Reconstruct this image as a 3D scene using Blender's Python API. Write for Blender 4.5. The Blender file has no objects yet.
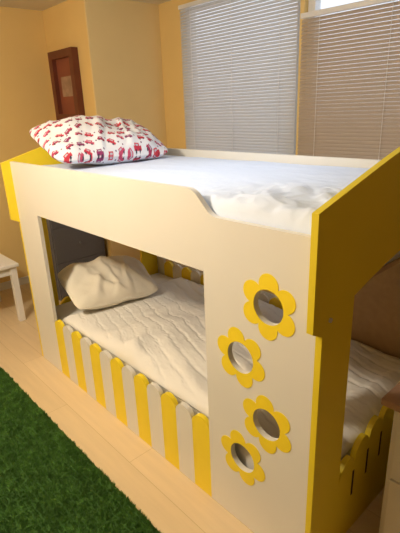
import bpy, math, random
import numpy as np
from mathutils import Matrix, Vector, noise
random.seed(4)
C = bpy.context.scene.collection
# ---------------- camera -------------
FPX=447.385
cp=(2.6363,-.9466,1.492)
RR=[(.67766,.73443,-.03729),(.2207,-.25149,-.94236),(-.70147,.63037,-.33251)]
cam=bpy.data.cameras.new('camera');co=bpy.data.objects.new('camera',cam);C.objects.link(co)
M=Matrix.Identity(4)
for i in range(3):
    M[i][0]=RR[0][i];M[i][1]=-RR[1][i];M[i][2]=-RR[2][i];M[i][3]=cp[i]
co.matrix_world=M;cam.sensor_fit='VERTICAL';cam.sensor_height=36;cam.lens=FPX*36/533;cam.clip_start=.02
bpy.context.scene.camera=co
# ---------------- dimensions -------------
L,W,T=2.06,.991,.020
Hh,Hl,xa,xb=1.251,1.172,1.56,1.632
xo1,xo2,zo,zf=.285,1.599,.98,.346
zt,zb,zn,OH=1.247,.926,.903,.045
flowers=[(1.876,.933,0),(1.763,.718,.25),(1.875,.515,.1),(1.769,.312,.3)]
# ---------------- materials -------------
def mat(name,col,rough=.6,bump=0,bscale=40,var=0,vscale=5,detail=3):
    m=bpy.data.materials.new(name);m.use_nodes=True;n=m.node_tree.nodes;l=m.node_tree.links
    b=n['Principled BSDF'];b.inputs['Base Color'].default_value=(*col,1);b.inputs['Roughness'].default_value=rough
    tc=n.new('ShaderNodeTexCoord')
    if var:
        t=n.new('ShaderNodeTexNoise');t.inputs['Scale'].default_value=vscale;t.inputs['Detail'].default_value=detail
        l.new(tc.outputs['Object'],t.inputs['Vector'])
        r=n.new('ShaderNodeMix');r.data_type='RGBA';r.inputs[6].default_value=(*[c*(1-var) for c in col],1);r.inputs[7].default_value=(*[min(1,c*(1+var)) for c in col],1)
        l.new(t.outputs['Fac'],r.inputs[0]);l.new(r.outputs[2],b.inputs['Base Color'])
    if bump:
        t=n.new('ShaderNodeTexNoise');t.inputs['Scale'].default_value=bscale;t.inputs['Detail'].default_value=detail
        l.new(tc.outputs['Object'],t.inputs['Vector'])
        q=n.new('ShaderNodeBump');q.inputs['Strength'].default_value=bump;q.inputs['Distance'].default_value=.01
        l.new(t.outputs['Fac'],q.inputs['Height']);l.new(q.outputs['Normal'],b.inputs['Normal'])
    return m
cream=mat('cream_laminate',(.76,.735,.665),.45,.03,60,.03)
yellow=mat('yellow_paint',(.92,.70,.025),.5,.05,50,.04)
shadeyel=mat('shaded_yellow_paint',(.78,.61,.02),.55,.05,50,.04)  # shaded copy of the yellow paint, for the right end panel
wallm=mat('ochre_wall_paint',(.82,.585,.23),.85,.08,120,.03)
litwall=mat('window_lit_wall_paint',(.84,.65,.32),.85,.08,120,.03)  # lit copy of the wall paint, window brightness put into the colour
lowbounce=mat('low_bounce_wall_paint',(.10,.06,.03),.85,.08,120,.03)  # dark colour chosen for the unseen right wall to cut bounce light
chip=mat('brown_chipboard',(.46,.32,.19),.8,.1,80,.15,30)
ceilm=mat('cream_ceiling_paint',(.78,.72,.60),.9,.05,100)
whitew=mat('white_lacquer',(.80,.79,.77),.4,.02,50)
sheetm=mat('white_sheet_cool_light_tint',(.70,.78,.93),.85,.5,18,detail=5)  # white cotton; the blue is cool window light put into the colour
duvetm=mat('white_quilted_cotton',(.79,.765,.71),.9,.3,24,detail=4)
pcream=mat('cream_pillow_cotton',(.80,.745,.62),.9,.3,15)
mattm=mat('mattress_ticking',(.7,.68,.64),.9,.1,60)
darkgrey=mat('dark_grey_paint',(.10,.095,.10),.6,.05,40,.1)
slotshade=mat('slot_shade',(.05,.03,.01),.9,.05)
woodd=mat('dark_red_wood',(.15,.04,.02),.45,.1,30,.3,8)
brownwood=mat('brown_wood_top',(.36,.22,.15),.4,.05,30,.2,8)
metal=mat('dull_steel',(.5,.48,.45),.35)
# floor laminate
floorm=bpy.data.materials.new('laminate_floor');floorm.use_nodes=True;n=floorm.node_tree.nodes;l=floorm.node_tree.links;b=n['Principled BSDF']
tc=n.new('ShaderNodeTexCoord');br=n.new('ShaderNodeTexBrick');br.inputs['Color1'].default_value=(.70,.54,.33,1);br.inputs['Color2'].default_value=(.65,.495,.29,1);br.inputs['Mortar'].default_value=(.50,.36,.18,1)
br.inputs['Scale'].default_value=1;br.inputs['Mortar Size'].default_value=.0012;br.inputs['Brick Width'].default_value=1.2;br.inputs['Row Height'].default_value=.13
l.new(tc.outputs['Object'],br.inputs['Vector'])
ns=n.new('ShaderNodeTexNoise');mp=n.new('ShaderNodeMapping');mp.inputs['Scale'].default_value=(2,22,1);l.new(tc.outputs['Object'],mp.inputs['Vector']);l.new(mp.outputs[0],ns.inputs['Vector']);ns.inputs['Scale'].default_value=1.5;ns.inputs['Detail'].default_value=5
mx=n.new('ShaderNodeMix');mx.data_type='RGBA';mx.blend_type='MULTIPLY';mx.inputs[0].default_value=.2;l.new(br.outputs['Color'],mx.inputs[6]);l.new(ns.outputs['Fac'],mx.inputs[7])
cr=n.new('ShaderNodeHueSaturation');cr.inputs['Value'].default_value=1.15;l.new(mx.outputs[2],cr.inputs['Color']);l.new(cr.outputs[0],b.inputs['Base Color']);b.inputs['Roughness'].default_value=.35
def slatm(name,col,tr):
    m=bpy.data.materials.new(name);m.use_nodes=True;n=m.node_tree.nodes;l=m.node_tree.links;b=n['Principled BSDF']
    b.inputs['Base Color'].default_value=(*col,1);b.inputs['Roughness'].default_value=.5
    t=n.new('ShaderNodeBsdfTranslucent');t.inputs['Color'].default_value=(.8,.82,.85,1);s=n.new('ShaderNodeMixShader');s.inputs[0].default_value=tr
    l.new(b.outputs[0],s.inputs[1]);l.new(t.outputs[0],s.inputs[2]);l.new(s.outputs[0],n['Material Output'].inputs['Surface']);return m
slat1=slatm('grey_blind_slats',(.56,.56,.57),.14);slat2=slatm('tan_blind_slats',(.45,.355,.26),.03)
glass=bpy.data.materials.new('window_glass');glass.use_nodes=True;n=glass.node_tree.nodes;l=glass.node_tree.links
t=n.new('ShaderNodeBsdfTransparent');g=n.new('ShaderNodeBsdfGlossy');g.inputs['Roughness'].default_value=.02;s=n.new('ShaderNodeMixShader');s.inputs[0].default_value=.06
l.new(t.outputs[0],s.inputs[1]);l.new(g.outputs[0],s.inputs[2]);l.new(s.outputs[0],n['Material Output'].inputs['Surface'])
# ---------------- helpers -------------
def props(o,label=None,cat=None,group=None,kind=None):
    for k,v in (('label',label),('category',cat),('group',group),('kind',kind)):
        if v:o[k]=v
    return o
def empty(name,loc,label,cat,group=None):
    o=bpy.data.objects.new(name,None);o.empty_display_size=.1;C.objects.link(o);o.location=loc;return props(o,label,cat,group)
def mobj(name,g,m,parent=None,smooth=False,origin=None,bevel=0):
    v,f=g;me=bpy.data.meshes.new(name)
    off=Vector(parent.location) if parent else (Vector(origin) if origin else Vector((0,0,0)))
    if parent and parent.parent: off=off+Vector(parent.parent.location)
    me.from_pydata([tuple(Vector(a)-off) for a in v],[],f);me.update()
    o=bpy.data.objects.new(name,me);C.objects.link(o);me.materials.append(m)
    if parent:o.parent=parent
    elif origin:o.location=origin
    if smooth:
        for q in me.polygons:q.use_smooth=True
    if bevel:
        b=o.modifiers.new('bevel','BEVEL');b.width=bevel;b.segments=2;b.limit_method='ANGLE'
    return o
def boxg(x0,x1,y0,y1,z0,z1):
    return ([(x0,y0,z0),(x1,y0,z0),(x1,y1,z0),(x0,y1,z0),(x0,y0,z1),(x1,y0,z1),(x1,y1,z1),(x0,y1,z1)],
            [(0,3,2,1),(4,5,6,7),(0,1,5,4),(1,2,6,5),(2,3,7,6),(3,0,4,7)])
def join(gs):
    V=[];F=[]
    for v,f in gs:
        k=len(V);V+=list(v);F+=[tuple(i+k for i in q) for q in f]
    return V,F
def cylg(p0,p1,r,n=16,r1=None):
    p0=Vector(p0);p1=Vector(p1);d=(p1-p0).normalized();a=d.orthogonal().normalized();b=d.cross(a);r1=r1 or r
    V=[p0+a*r*math.cos(t)+b*r*math.sin(t) for t in [2*math.pi*i/n for i in range(n)]]+[p1+a*r1*math.cos(t)+b*r1*math.sin(t) for t in [2*math.pi*i/n for i in range(n)]]
    return [tuple(v) for v in V],[(i,(i+1)%n,n+(i+1)%n,n+i) for i in range(n)]+[tuple(range(n))[::-1],tuple(range(n,2*n))]
def sheetg(loops,thick,plane,c):
    cu=bpy.data.curves.new('tmp','CURVE');cu.dimensions='2D';cu.fill_mode='BOTH';cu.extrude=thick/2
    for lp in loops:
        s=cu.splines.new('POLY');s.points.add(len(lp)-1)
        for q,(a,b) in zip(s.points,lp):q.co=(a,b,0,1)
        s.use_cyclic_u=True
    o=bpy.data.objects.new('tmp',cu);C.objects.link(o);dg=bpy.context.evaluated_depsgraph_get()
    me=bpy.data.meshes.new_from_object(o.evaluated_get(dg))
    V=[tuple(v.co) for v in me.vertices];F=[tuple(q.vertices) for q in me.polygons]
    bpy.data.objects.remove(o);bpy.data.curves.remove(cu);bpy.data.meshes.remove(me)
    if plane=='xz':V=[(a,c-k,b) for a,b,k in V]
    else:V=[(c+k,a,b) for a,b,k in V]
    return V,F
def struct(name,g,m,**k):
    o=mobj(name,g,m,**k);o['kind']='structure';return o
# ---------------- room -------------
XL,YP,XB,YW,XR,YF,ZC=-1.40,1.0,-.685,1.69,4.2,-3.4,2.32
struct('floor',boxg(XL-.1,XR+.1,YF-.1,YW+.1,-.1,0),floorm)
struct('ceiling',boxg(XL-.1,XR+.1,YF-.1,YW+.1,ZC,ZC+.1),ceilm)
struct('wall_left',boxg(XL-.1,XL,YF-.1,YP+.1,0,ZC),wallm)
struct('wall_alcove',boxg(XL,XB-.015,YP,YW+.1,0,ZC),wallm)
struct('wall_corner',boxg(XB-.015,XB,YP,YW,0,ZC),litwall)  # alcove side face, lighter colour stands in for window light
wx=[(-.397,.738),(.77,1.95)]
wz0,wz1=.85,2.27;zhd=2.005
struct('wall_back',sheetg([[(XB,0),(XR,0),(XR,ZC),(XB,ZC)]]+[[(a,wz0),(a,wz1),(b,wz1),(b,wz0)] for a,b in wx],.12,'xz',YW+.06),wallm)
struct('wall_right',boxg(XR,XR+.1,YF-.1,YW+.1,0,ZC),lowbounce)
struct('wall_front',boxg(XL,XR,YF-.1,YF,0,ZC),wallm)
struct('baseboard_left',boxg(XL,XL+.015,YF,YP-.015,0,.07),whitew,bevel=.003)
struct('baseboard_alcove',boxg(XL,XB,YP-.015,YP,0,.07),whitew,bevel=.003)
struct('baseboard_back',boxg(XB,XR,YW-.015,YW,0,.07),whitew,bevel=.003)
for i,(a,b) in enumerate(wx):
    fr=struct('window_%d'%(i+1),sheetg([[(a,wz0),(b,wz0),(b,wz1),(a,wz1)],[(a+.05,wz0+.05),(a+.05,wz1-.05),(b-.05,wz1-.05),(b-.05,wz0+.05)]],.06,'xz',YW+.07),whitew)
    mobj('pane',boxg(a+.05,b-.05,YW+.068,YW+.072,wz0+.05,wz1-.05),glass,fr)
    mobj('sill',boxg(a-.01,b+.01,YW-.06,YW+.03,wz0-.03,wz0),whitew,fr,bevel=.004)
def blind(a,b,ztop,zbot,sm,label,tilt):
    o=empty('venetian_blind',((a+b)/2,YW-.02,zbot),label,'blind','venetian blinds on the two windows')
    mobj('headrail',boxg(a,b,YW-.035,YW-.005,ztop-.03,ztop),whitew,o,bevel=.003)
    gs=[];z=ztop-.045;t=math.radians(tilt);hw=.0116
    while z>zbot+.03:
        dy=math.cos(t)*hw;dz=math.sin(t)*hw;yc=YW-.02
        prof=[(-1,0),(-.4,.0025),(.4,.0025),(1,0)]
        V=[]
        for x in (a+.005,b-.005):
            for k,e in prof:V.append((x,yc+k*dy-e*math.sin(t),z+k*dz+e*math.cos(t)))
        gs.append((V,[(0,1,5,4),(1,2,6,5),(2,3,7,6)]))
        z-=.0218
    mobj('slats',join(gs),sm,o)
    mobj('bottom_rail',boxg(a,b,YW-.032,YW-.008,zbot,zbot+.018),whitew,o,bevel=.003)
    for k in (.12,.5,.88):
        x=a+(b-a)*k;mobj('ladder_cord',cylg((x,YW-.036,ztop-.02),(x,YW-.036,zbot+.01),.0012,6),whitew,o)
blind(wx[0][0],wx[0][1]+.005,2.26,.9,slat1,'pale grey venetian blind on the left window beside the wall corner',65)
blind(wx[1][0]-.005,wx[1][1],zhd+.02,.9,slat2,'darker tan venetian blind hanging lower on the right window',66)
# ---------------- bunk bed -------------
bed=empty('bunk_bed',(0,0,0),'cream and yellow wooden bunk bed with flower cut-outs and a picket rail','bunk bed')
HR=.056
def circ(cx,cz,r,n=48):return [(cx+r*math.cos(2*math.pi*i/n),cz+r*math.sin(2*math.pi*i/n)) for i in range(n)]
x0,x1=T,L-T
def rnd_corner(pts_,r=.03,n=6):
    (a,b,c)=[Vector(q) for q in pts_];u=(a-b).normalized();v=(c-b).normalized();o=[]
    A=b+u*r;B=b+v*r
    for i in range(n+1):
        t=i/n;o.append(tuple((1-t)**2*A+2*t*(1-t)*b+t*t*B))
    return o
pa=(xa,Hh);pb=(xb+.01,Hl)
outl=[(x0,0),(xo1,0),(xo1,zo),(xo2,zo),(xo2,0),(x1,0),(x1,Hl)]+rnd_corner([(x1,Hl),pb,pa])+rnd_corner([pb,pa,(x0,Hh)])+[(x0,Hh)]
mobj('front_panel',sheetg([outl]+[circ(f[0],f[1],HR) for f in flowers],T,'xz',T/2),cream,bed)
def flower(cx,cz,rot):
    out=[];n=180
    for i in range(n):
        a=2*math.pi*i/n;k=((a-rot)/(2*math.pi)*6)%1-.5
        rc,rp=.070,.0365;th=k*2*math.pi/6
        s=rc*math.sin(th);disc=rp*rp-s*s
        r=rc*math.cos(th)+math.sqrt(disc) if disc>0 else .066
        out.append((cx+r*math.cos(a),cz+r*math.sin(a)))
    return [out,circ(cx,cz,HR)]
for f in flowers:
    mobj('flower_trim',sheetg(flower(*f),.0016,'xz',-.001),yellow,bed)
def fence(xs,xe,n,wyel,ztop,yc):
    wc=((xe-xs)-(n//2+1)*wyel)/(n//2);xx=xs
    for i in range(n):
        pw=wyel if i%2==0 else wc
        a=xx+.0004;b=xx+pw-.0004;xx+=pw;m_=(a+b)/2;r=(b-a)/2;h=r*1.0
        lp=[(a,0),(b,0)]+[(m_+r*math.cos(t),ztop-h+h*math.sin(t)) for t in [math.pi*k/20 for k in range(21)]]
        mobj('picket',sheetg([lp],T,'xz',yc),yellow if i%2==0 else cream,bed)
fence(xo1,xo2,13,(xo2-xo1)/13,zf+.020,T/2)
fence(.10,xo2,15,(xo2-.10)/15,.435,W-T/2)
mobj('side_rail',boxg(T,L-T,T+.001,T+.02,.10,.22),cream,bed)
mobj('back_panel',sheetg([[(x0,0),(.10,0),(.10,zo),(x1,zo),(x1,Hh),(x0,Hh)]],T,'xz',W-T/2),cream,bed)
mobj('back_board',boxg(xo2,x1,W-T+.002,W-.002,0,zo),chip,bed)
def end(x,side):
    zp=zt+.135
    out=[(0,0),(W,0),(W,zn),(W+OH,zb),(W+OH,zt)]
    N=20
    for i in range(1,N):
        s=i/N
        y=(W+OH)+(-OH-W-OH)*s
        d=abs(y-W/2)/(W/2+OH);z=zp-(zp-zt)*(math.sqrt(d*d+.02)-math.sqrt(.02))/(math.sqrt(1.02)-math.sqrt(.02));out.append((y,z))
    out+=[(-OH,zt),(-OH,zb),(0,zn)]
    ya,yb=.157,W-.157;n=7;pw=(yb-ya)/n;hole=[]
    base=lambda y:.285+.095*math.sin(math.pi*min(1,max(0,(y-ya)/(yb-ya))))
    for i in range(n):
        m_=ya+(i+.5)*pw
        for k in range(13):
            t=math.pi-math.pi*k/12;yy=m_+pw/2*.98*math.cos(t);hole.append((yy,base(yy)-.012+.054*math.sin(t)))
    hole+=[(yb,.975)]+[(W/2+(yb-W/2)*c,.975+.08*(1-abs(c)**1.3)) for c in (.75,.5,.25,0,-.25,-.5,-.75)]+[(ya,.975)]
    e=mobj('end_panel',sheetg([out,hole],T,'yz',x),shadeyel if side>0 else yellow,bed)
    for i in range(1,n):
        y=ya+i*pw;xc=x+side*T/2;zc=base(y)-.10
        mobj('slot_shade_strip',boxg(xc-.0012,xc+.0006,y-.006,y+.006,zc-.055,zc+.055),slotshade,e)  # thin dark strip painting the shade inside a slit
    return e
end(T/2,-1);end(L-T/2,1)
mobj('bolt',cylg((L,.034,.942),(L+.004,.034,.942),.007),metal,bed)
mobj('mattress_base',boxg(T,L-T,T+.021,W-T,.10,.12),cream,bed)
mobj('mattress_base',boxg(T,L-T,T,W-T,.985,1.0),chip,bed)
# ---------------- bedding -------------
def bodyg(x0,x1,y0,y1,zb,zf_,nx,ny):
    V=[];F=[]
    for j in range(ny+1):
        for i in range(nx+1):
            x=x0+(x1-x0)*i/nx;y=y0+(y1-y0)*j/ny;V.append((x,y,zf_(x,y)))
    idx=lambda i,j:j*(nx+1)+i
    for j in range(ny):
        for i in range(nx):F.append((idx(i,j),idx(i+1,j),idx(i+1,j+1),idx(i,j+1)))
    ring=[(i,0) for i in range(nx)]+[(nx,j) for j in range(ny)]+[(i,ny) for i in range(nx,0,-1)]+[(0,j) for j in range(ny,0,-1)]
    k=len(V)
    for (i,j) in ring:
        v=V[idx(i,j)];V.append((v[0],v[1],zb))
    n=len(ring)
    for a in range(n):
        b=(a+1)%n;F.append((idx(*ring[b]),idx(*ring[a]),k+a,k+b))
    F.append(tuple(range(k,k+n))[::-1]);return V,F
def N3(x,y,s,z=0):return noise.noise(Vector((x*s,y*s,z)))
def edge(x,y,x0,x1,y0,y1,r):
    d=min(x-x0,x1-x,y-y0,y1-y);d=max(0,min(r,d));return math.sqrt(max(0,1-(1-d/r)**2))
def ridge(v):
    a=max(0,1-abs(v)*3);return a*a*(3-2*a)
def fold(x,y,ang,s,st,z):
    c,q=math.cos(ang),math.sin(ang);u=x*c+y*q;v=-x*q+y*c
    u+=.12*N3(x,y,2.3,z+1);v+=.08*N3(x,y,3.1,z+2)
    return ridge(noise.noise(Vector((u*s*st,v*s,z))))
ux0,ux1,uy0,uy1=T+.004,L-T-.004,T+.004,W-T-.004
um=mobj('mattress',boxg(ux0+.01,ux1-.01,uy0+.01,uy1-.01,1.0,1.16),mattm,origin=(L/2,W/2,1.0),bevel=.02)
props(um,'upper bunk mattress under a white fitted sheet with cool daylight tinted in','mattress','bunk mattresses')
def zs(x,y):
    wr=max(0,min(1,(x-1.4)/.3))*max(.25,min(1,(.55-y)/.25));e=edge(x,y,ux0,ux1,uy0,uy1,.05);a_=x+.05*N3(x,y,5,20);b_=y+.05*N3(x,y,5,30)
    return 1.154+.060*e+.004*N3(x,y,3)+wr*e*(.010*fold(x,y,.9,8,.4,1.5)+.007*fold(x,y,-.3,11,.4,4.4)+.004*N3(a_,b_,17,3)+.004*ridge(N3(a_*.8,b_,20,8)))+.003*fold(x,y,.15,5,.3,8.8)*e
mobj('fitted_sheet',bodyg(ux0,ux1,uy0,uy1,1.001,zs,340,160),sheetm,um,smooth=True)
lm=mobj('mattress',boxg(T+.006,L-T-.006,T+.024,W-T-.004,.12,.33),mattm,origin=(L/2,W/2,.12),bevel=.02)
props(lm,'lower bunk mattress beneath the white quilted duvet','mattress','bunk mattresses')
dx0,dx1,dy0,dy1=.30,L-T-.01,T+.026,W-T-.008
def zd(x,y):
    e=edge(x,y,dx0,dx1,dy0,dy1,.07);k=max(.1,min(1,(x-.5)/.25))
    c,q=math.cos(.28),math.sin(.28)
    ph=(y*c+x*q)/.068+.8*N3(x,y,2.6,40)+.22*N3(x,y,8,44)
    dd=abs(ph-round(ph));fd=max(.45,min(1,.6+1.6*N3(x,y,3,60)));st=(-.0065*math.exp(-(dd/.13)**2))*fd
    al=x*c-y*q
    puck=.0016*N3(al*1.0,ph*.25,34,50)*math.exp(-(dd/.3)**2)*2
    return .340+e*(.038+st+puck+k*(.042*N3(x,y,2.0,5.4)+.018*fold(x,y,.5,2.6,.35,2.5)+.014*fold(x,y,-.7,3.3,.35,7.3)+.007*fold(x,y,1.2,5,.4,9.9)+.008*N3(x,y,6,3.3)+.002*N3(x+.1*y,y-.2*x,15,16.3)))
du=mobj('duvet',bodyg(dx0,dx1,dy0,dy1,.332,lambda x,y:max(.334,zd(x,y)),420,220),duvetm,smooth=True,origin=(L/2,W/2,.332))
props(du,'rumpled white quilted duvet spread over the lower bunk','duvet')
def pillow(name,a,b,T_,Mx,m,label,seed,colfn=None,nu=150,nv=100,wr=1,full=.6,cr=.1):
    V=[];F=[];cols=[]
    for side in (1,-1):
        for j in range(nv+1):
            for i in range(nu+1):
                u=-1+2*i/nu;v=-1+2*j/nv
                t=T_*(max(0,(1-abs(u)**2.6)*(1-abs(v)**2.6)))**full
                cr_=1-cr*(abs(u)*abs(v))**4
                px=b*v*(1-.05*(1-u*u))*cr_;py=a*u*(1-.04*(1-v*v))*cr_
                f_=(t/T_)*(side>0)
                z=side*t*(1+.3*N3(px,py,4,seed+side))+wr*(.008*N3(px,py,9,seed)+.014*N3(px,py,3,seed+7)+f_*(.012*fold(px,py,.6,6,.4,seed+3.3)+.010*fold(px,py,-.5,8,.4,seed+5.1)+.005*N3(px,py,16,seed+5)))
                V.append(tuple(Mx@Vector((px,py,z))));cols.append((px,py))
    k=(nu+1)*(nv+1)
    for j in range(nv):
        for i in range(nu):
            q=(j*(nu+1)+i,j*(nu+1)+i+1,(j+1)*(nu+1)+i+1,(j+1)*(nu+1)+i)
            F.append(q[::-1]);F.append(tuple(c+k for c in q))
    ring=[(i,0) for i in range(nu)]+[(nu,j) for j in range(nv)]+[(i,nv) for i in range(nu,0,-1)]+[(0,j) for j in range(nv,0,-1)]
    ids=[j*(nu+1)+i for i,j in ring]
    for q in range(len(ids)):
        r=(q+1)%len(ids);F.append((ids[q],ids[r],ids[r]+k,ids[q]+k))
    zmin=min(v[2] for v in V)
    o=mobj(name,(V,F),m,smooth=True,origin=(Mx.translation.x,Mx.translation.y,zmin))
    if colfn:
        ca=o.data.color_attributes.new('print','FLOAT_COLOR','POINT')
        for i,c in enumerate(cols):ca.data[i].color=(*colfn(*c),1)
    props(o,label,'pillow');return o
pm=bpy.data.materials.new('car_print_cotton');pm.use_nodes=True;n=pm.node_tree.nodes;l=pm.node_tree.links
at=n.new('ShaderNodeAttribute');at.attribute_name='print';l.new(at.outputs['Color'],n['Principled BSDF'].inputs['Base Color']);n['Principled BSDF'].inputs['Roughness'].default_value=.85
def cars(px,py):
    base=(.82,.83,.88);cs=.062
    for di in (0,-1,1):
        for dj in (0,-1,1):
            r=math.floor(px/cs)+di;off=(r%2)*.5*cs;c=math.floor((py+off)/cs)+dj
            rnd=random.Random(r*197+c*31+5)
            cx=(r+.5)*cs+rnd.uniform(-.012,.012);cy=(c+.5)*cs-off+rnd.uniform(-.010,.010);an=rnd.uniform(-.8,.8);s=rnd.uniform(.75,.95)
            red=[(.58,.035,.07),(.58,.07,.15),(.30,.03,.13),(.60,.035,.06),(.40,.03,.09)][rnd.randrange(5)]
            dx=py-cy;dy=-(px-cx);x=(dx*math.cos(an)+dy*math.sin(an))/s;y=(-dx*math.sin(an)+dy*math.cos(an))/s
            for wu in (-.014,.014):
                if (x-wu)**2+(y+.011)**2<.0058**2:return (.04,.03,.06)
            if abs(x)<.027 and abs(y+.003)<.0085:return red
            if abs(x+.003)<.017 and 0<y<.017:return (.55,.58,.66) if abs(x+.003)<.010 and y<.012 else red
            if (x-.036)**2+(y-.020)**2<.005**2:return (.16,.05,.14)
    return base
Mx=Matrix.Translation((.26,.455,1.335))@Matrix.Rotation(math.radians(18),4,'Y')@Matrix.Rotation(math.radians(-3),4,'Z')
pillow('pillow',.370,.235,.092,Mx,pm,'white pillow printed with small red cars on the upper bunk',1,cars,320,210,wr=1.3,full=.58,cr=.11)
Mx=Matrix.Translation((.28,.385,.485))@Matrix.Rotation(math.radians(-10),4,'Z')@Matrix.Rotation(math.radians(17),4,'Y')
pillow('pillow',.28,.213,.082,Mx,pcream,'plain cream pillow at the head of the lower bunk',11,wr=1.6,full=.55,cr=.09)
# ---------------- furniture -------------
t=empty('side_table',(-.85,-.1,0),'small white wooden table beyond the foot of the bunk bed','table')
mobj('table_top',boxg(-1.2,-.60,-.40,.16,.44,.465),whitew,t,bevel=.004)
mobj('apron',join([boxg(-1.17,-.63,-.37,-.355,.38,.44),boxg(-1.17,-.63,.115,.13,.38,.44),boxg(-1.17,-1.155,-.355,.115,.38,.44),boxg(-.645,-.63,-.355,.115,.38,.44)]),whitew,t)
for x in (-1.18,-.66):
    for y in (-.385,.10):mobj('leg',boxg(x,x+.045,y,y+.045,0,.44),whitew,t,bevel=.003)
d=empty('dresser',(-1.0,.72,0),'dark grey chest of drawers behind the far end of the bed','dresser')
mobj('body',boxg(XL+.01,-.74,.50,.97,0,.93),darkgrey,d,bevel=.004)
for k in range(3):
    z=.04+k*.295;f=mobj('drawer',boxg(-.74,-.725,.51,.96,z,z+.292),darkgrey,d,bevel=.0015)
    mobj('knob',cylg((-.725,.735,z+.14),(-.70,.735,z+.14),.010),darkgrey,f)
cb=empty('low_cabinet',(2.4,.52,0),'pale low cabinet with a brown wooden top at the near end of the bed','cabinet')
pale=mat('pale_grey_board',(.64,.62,.58),.6,.04)
mobj('body',boxg(2.16,2.62,.28,.78,.03,.595),pale,cb,bevel=.004)
mobj('plinth',boxg(2.175,2.605,.295,.765,0,.03),darkgrey,cb)
mobj('cabinet_top',boxg(2.13,2.65,.245,.80,.595,.62),brownwood,cb,bevel=.005)
for k in range(2):
    z=.06+k*.265;f=mobj('drawer',boxg(2.18,2.60,.264,.28,z,z+.257),pale,cb,bevel=.003)
    mobj('knob',cylg((2.39,.264,z+.13),(2.39,.242,z+.13),.012),metal,f)
a,b,z0,z1=-1.29,-.87,1.43,1.985
pc=empty('framed_picture',((a+b)/2,YP,z0),'dark red wooden framed picture high on the alcove wall','picture')
mobj('frame',sheetg([[(a,z0),(b,z0),(b,z1),(a,z1)],[(a+.06,z0+.06),(a+.06,z1-.06),(b-.06,z1-.06),(b-.06,z0+.06)]],.055,'xz',YP-.0285),woodd,pc,bevel=.004)
mobj('backing',boxg(a+.06,b-.06,YP-.02,YP-.002,z0+.06,z1-.06),mat('red_brown_mount',(.26,.075,.04),.6,0,40,.2),pc)
mobj('print',boxg(a+.12,b-.12,YP-.024,YP-.02,z0+.20,z1-.20),mat('faded_print',(.36,.23,.15),.6,0,40,.7,14),pc)
# ---------------- rug -------------
rx0,rx1,ry0,ry1=-.45,2.3,-1.9,-.256
rug=mobj('rug',boxg(rx0,rx1,ry0,ry1,0.001,.012),mat('green_rug_backing',(.03,.09,.012),.95),origin=((rx0+rx1)/2,(ry0+ry1)/2,0))
props(rug,'green shaggy rug on the floor in front of the bunk bed','rug')
rs=np.random.RandomState(3);n_=230000
bx=rs.uniform(rx0,2.0,n_);by=ry1-(rs.uniform(0,1,n_)**1.2)*1.3
ang=rs.uniform(0,2*math.pi,n_);hh=rs.uniform(.018,.028,n_);wd=.0021
cs=.021;ci=np.floor(bx/cs);cj=np.floor(by/cs)
jx=np.modf(np.abs(np.sin(ci*12.9898+cj*78.233))*43758.5453)[0];jy=np.modf(np.abs(np.sin(ci*39.346+cj*11.135))*24634.634)[0]
tx=(ci+.25+.5*jx)*cs;ty=(cj+.25+.5*jy)*cs
lx=(tx-bx)*.5+rs.normal(0,.004,n_)+.010*(jy-.5);ly=(ty-by)*.5+rs.normal(0,.004,n_)+.010*(jx-.5)
ly=np.minimum(ly,(ry1-by)+.005);hh=hh*(.85+.3*jx)
ox,oy=rug.location.x,rug.location.y
Vv=np.zeros((n_*3,3));dxx=np.cos(ang)*wd;dyy=np.sin(ang)*wd
Vv[0::3]=np.stack([bx-dxx-ox,by-dyy-oy,np.full(n_,.01)],1);Vv[1::3]=np.stack([bx+dxx-ox,by+dyy-oy,np.full(n_,.01)],1);Vv[2::3]=np.stack([bx+lx-ox,by+ly-oy,hh],1)
me=bpy.data.meshes.new('pile');me.vertices.add(n_*3);me.vertices.foreach_set('co',Vv.ravel());me.loops.add(n_*3);me.loops.foreach_set('vertex_index',np.arange(n_*3));me.polygons.add(n_);me.polygons.foreach_set('loop_start',np.arange(0,n_*3,3));me.update(calc_edges=True);me.validate()
po=bpy.data.objects.new('pile',me);C.objects.link(po);po.parent=rug;po['kind']='stuff';me.materials.append(mat('green_shag_pile',(.075,.19,.025),.95,0,40,.55,16))
# ---------------- light -------------
w=bpy.data.worlds.new('world');bpy.context.scene.world=w;w.use_nodes=True;bg=w.node_tree.nodes['Background'];bg.inputs[0].default_value=(.80,.88,1,1);bg.inputs[1].default_value=1.4
def light(name,kind,loc,e,col,size=.1):
    ld=bpy.data.lights.new(name,kind);ld.energy=e;ld.color=col;ld.shadow_soft_size=size
    o=bpy.data.objects.new(name,ld);C.objects.link(o);o.location=loc;return o
light('ceiling_lamp','POINT',(.85,-1.2,2.05),92,(1,.88,.71),.08)
s=light('added_sheet_spot','SPOT',(1.15,.55,2.28),29,(.72,.84,1),.06);s.data.spot_size=math.radians(100);s.data.spot_blend=.9  # added cool fill spot that brightens the upper sheet, no known fixture
bpy.context.scene.view_settings.view_transform='Standard'
